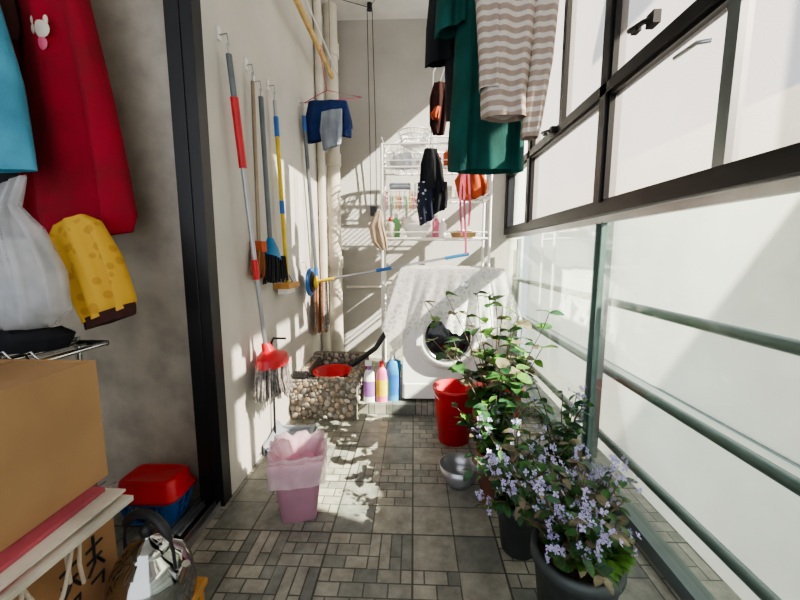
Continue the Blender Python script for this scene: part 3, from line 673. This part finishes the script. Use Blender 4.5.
b.tube([(-1.5,1.3,2.12),(-1.5,1.23,2.165)],.004,'wire'); b.done('black_coat')
# shelf
b=MB(); ZS=.735
for x in (-1.55,-1.09):
    for y in (.88,1.10): b.tube([(x,y,0),(x,y,ZS+.02)],.009,'chrome',10)
for z in (.25,ZS):
    xe=-.99 if z>.5 else -1.09
    for y in (.88,1.10): b.tube([(-1.55,y,z),(xe,y,z)],.009,'rubber',8)
    for x in (-1.55,-1.09,xe): b.tube([(x,.88,z),(x,1.10,z)],.007,'chrome',8)
    for i in range(15): x=-1.53+i*.037; b.tube([(x,.88,z),(x,1.10,z)],.003,'chrome',5)
for i in range(7): x=-1.45+i*.075; b.tube([(x,.875,ZS),(x,.865,ZS+.03),(x+.02,.862,ZS+.035),(x+.03,.87,ZS+.01)],.003,'chrome',5)
b.done('wire_shelf')
b=MB(); b.loft([((-1.25,.99,ZS+.01),(.22,0,0),(0,.085,0)),((-1.25,.99,ZS+.05),(.23,0,0),(0,.09,0)),((-1.25,.99,ZS+.07),(.20,0,0),(0,.07,0))],'dark',rip=.2,kf=5,cap=True); b.done('black_bag')
b=MB()
b.loft([((-1.10,.965,.815),(.07,0,0),(0,.05,0)),((-1.10,.96,.86),(.115,0,0),(0,.065,0)),((-1.10,.96,.97),(.11,0,0),(0,.065,0)),((-1.11,.96,1.09),(.075,0,0),(0,.05,0)),((-1.11,.96,1.15),(.028,0,0),(0,.025,0)),((-1.09,.96,1.21),(.045,0,.02),(0,.012,0))],'plastic',rip=.34,kf=9,cap=False)
b.loft([((-1.10,.965,.818),(.06,0,0),(0,.04,0)),((-1.10,.96,.88),(.09,0,0),(0,.05,0)),((-1.11,.96,.98),(.07,0,0),(0,.045,0)),((-1.11,.96,1.06),(.04,0,0),(0,.03,0))],'plastic',rip=.5,kf=5,ph=1)
b.loft([((-1.12,.965,.83),(.05,0,0),(0,.03,0)),((-1.11,.96,.90),(.07,0,0),(0,.035,0)),((-1.12,.96,.95),(.04,0,0),(0,.03,0))],'grayc',rip=.4,kf=5,cap=True)
b.done('plastic_bag')
b=MB()
b.loft([((-1.05,1.08,1.12),(.045,0,.02),(0,.025,0)),((-1.04,1.08,1.09),(.075,0,.03),(0,.035,0)),((-1.0,1.08,.98),(.085,0,.035),(0,.04,0)),((-.955,1.07,.86),(.08,0,.03),(0,.04,0)),((-.945,1.07,.835),(.074,0,.027),(0,.04,0))],'yellowf',rip=.36,kf=6)
b.loft([((-.945,1.07,.845),(.078,0,.027),(0,.045,0)),((-.945,1.07,.81),(.074,0,.024),(0,.043,0))],'brownc',rip=.1,kf=5,cap=True)
b.done('yellow_sleeve_cover')
# boxes
def carton(name,lo,hi,k,flaps=True):
    b=MB(); x0,y0,z0=lo;x1,y1,z1=hi;t=.006
    b.box((x0,y0,z0),(x1,y1,z0+t),k)
    b.box((x0,y0,z0+t),(x0+t,y1,z1),k); b.box((x1-t,y0,z0+t),(x1,y1,z1),k); b.box((x0+t,y0,z0+t),(x1-t,y0+t,z1),k); b.box((x0+t,y1-t,z0+t),(x1-t,y1,z1),k)
    if flaps:
        m=(x0+x1)/2
        b.box((x0+t,y0+t,z1-.012),(m-.004,y1-t,z1-.004),k); b.box((m+.004,y0+t,z1-.012),(x1-t,y1-t,z1-.004),k)
    return b
b=carton('',(-1.22,.42,.445),(-.80,.85,.755),'card')
b.done('cardboard_box')
b=carton('',(-1.22,.40,0),(-.79,.84,.385),'card2')
def stroke(pts,w=.004): b.tube([(-.789,y,z) for y,z in pts],w,'rubber',5)
for oy in (.69,.755):
    stroke([(oy,.30),(oy+.045,.305)]); stroke([(oy+.022,.33),(oy+.02,.26),(oy,.235)]); stroke([(oy+.02,.28),(oy+.045,.24)]); stroke([(oy,.27),(oy+.04,.272)]); stroke([(oy+.005,.215),(oy+.04,.22),(oy+.035,.19)])
b.done('cardboard_box')
b=MB()
b.box((-1.18,.43,.386),(-.76,.84,.398),'paper',RZ(.03)); b.box((-1.18,.43,.399),(-.72,.83,.412),'paper',RZ(-.05)); b.box((-1.15,.42,.413),(-.745,.82,.424),'pinkp',RZ(.04)); b.box((-1.18,.44,.425),(-.73,.82,.431),'paper',RZ(-.02)); b.box((-1.16,.44,.432),(-.765,.80,.443),'pinkp',RZ(.02))
b.done('paper_folders')
b=MB()
for y0 in (.48,.58):
    b.tube([(-.745,y0+.11*t/12,.40-.12*math.sin(pi*t/12)) for t in range(13)],.0042,'rope',8)
b.tube([(-.75,.70,.40),(-.748,.705,.38),(-.76,.71,.32),(-.765,.72,.26)],.0042,'rope',8)
b.tube([(-.75,.67,.40),(-.755,.68,.36),(-.765,.69,.29)],.0042,'rope',8)
b.done('rope_handle')
b=MB(); b.loft([((-.99,.66,.757),(.12,0,0),(0,.08,0)),((-.99,.66,.80),(.10,0,0),(0,.07,0)),((-1.0,.66,.83),(.05,0,0),(0,.04,0))],'plastic',rip=.3,kf=7,cap=True); b.done('crumpled_plastic_bag')
# baskets
b=MB(); cx,cy=-1.0,1.26
def rr(t,w,d,z):
    a=2*pi*t; ct,st=math.cos(a),math.sin(a); e=.35
    return Vector((cx+w*math.copysign(abs(ct)**e,ct),cy+d*math.copysign(abs(st)**e,st),z))
for z,w,d,r in ((.006,.09,.055,.005),(.035,.097,.06,.003),(.065,.105,.068,.003),(.10,.115,.078,.006)):
    b.tube([rr(t/48,w,d,z) for t in range(49)],r,'bluep',6,False)
for t in range(48): b.tube([rr(t/48,.09,.055,.006),rr(t/48,.115,.078,.10)],.0035,'bluep',5)
b.box((cx-.09,cy-.055,.001),(cx+.09,cy+.055,.006),'bluep'); b.done('blue_basket')
b=MB()
def tray(prof):
    n=48; vs=[rr(j/n,w,d,z) for w,d,z in prof for j in range(n)]; m=len(prof)
    b.add(vs,[(i*n+j,i*n+(j+1)%n,(i+1)*n+(j+1)%n,(i+1)*n+j) for i in range(m-1) for j in range(n)],'red',True)
tray([(.120,.083,.107),(.125,.088,.107),(.125,.088,.118),(.112,.076,.118),(.105,.067,.175),(.095,.058,.182),(.085,.05,.178),(0.0001,.0001,.178)])
b.done('red_tray')
# stool and kettle
b=MB(); b.box((-.775,.60,.10),(-.575,.885,.12),'wood')
for x in (-.765,-.605):
    for y in (.61,.855): b.box((x,y,0),(x+.022,y+.022,.10),'wood')
b.box((-.765,.61,.05),(-.583,.625,.07),'wood'); b.box((-.765,.86,.05),(-.583,.875,.07),'wood'); b.done('wooden_stool',.003)
b=MB(); kc=(-.668,.80,.121); q=1.05
S=lambda pr:[(r*q,z*q*1.2) for r,z in pr]
b.lathe(S([(0,0),(.085,0),(.092,.01),(.094,.03),(.088,.075),(.07,.11),(.05,.125),(.048,.13)]),kc,'kettle',40)
b.lathe(S([(.052,.128),(.05,.134),(.035,.146),(.01,.152),(.008,.158)]),kc,'kettle',32); b.lathe(S([(0,.156),(.014,.158),(.016,.172),(.008,.18),(0,.181)]),kc,'rubber',16)
b.tube([(kc[0]+.080,kc[1]-.01,kc[2]+.085),(kc[0]+.10,kc[1]-.02,kc[2]+.12),(kc[0]+.112,kc[1]-.025,kc[2]+.145)],[.017,.011,.009],'kettle',12)
b.tube([(kc[0]-.08*math.cos(pi*t/14),kc[1]+.02*math.cos(pi*t/14),kc[2]+.125+.13*math.sin(pi*t/14)**.7) for t in range(15)],[.004]*3+[.012]*9+[.004]*3,'rubber',10)
b.done('kettle')
# ------------------------------------------------------------ lights, world
w=bpy.data.worlds.new('World'); bpy.context.scene.world=w; w.use_nodes=True
bg=w.node_tree.nodes['Background']; bg.inputs[0].default_value=(.88,.93,1,1); bg.inputs[1].default_value=2.15
s=bpy.data.lights.new('sun','SUN'); s.energy=38; s.angle=.01; s.color=(1,.92,.78)
so=bpy.data.objects.new('sun',s); bpy.context.scene.collection.objects.link(so)
so.rotation_euler=Vector((-1,.35,-.8)).to_track_quat('-Z','Y').to_euler()
a=bpy.data.lights.new('outside_wall_fill_spot','SPOT'); a.energy=27000; a.shadow_soft_size=.08; a.spot_size=math.radians(80); a.color=(1,.95,.86)  # added spot with no real source, brightens the outside wall
ao=bpy.data.objects.new('outside_wall_fill_spot',a); bpy.context.scene.collection.objects.link(ao); ao.location=(1.2,-1.32,7)
ao.rotation_euler=(Vector((2.5,3.2,.3))-ao.location).to_track_quat('-Z','Y').to_euler()
try: bpy.context.scene.view_settings.look='AgX - Medium High Contrast'
except Exception: pass
# ------------------------------------------------------------ camera
cam=bpy.data.cameras.new('camera'); co=bpy.data.objects.new('camera',cam); bpy.context.scene.collection.objects.link(co)
co.location=(0,0,1.02); co.rotation_euler=(math.radians(90-7.28),0,math.radians(2.21)); cam.lens=16.2; cam.sensor_width=36; cam.clip_start=.02
bpy.context.scene.camera=co
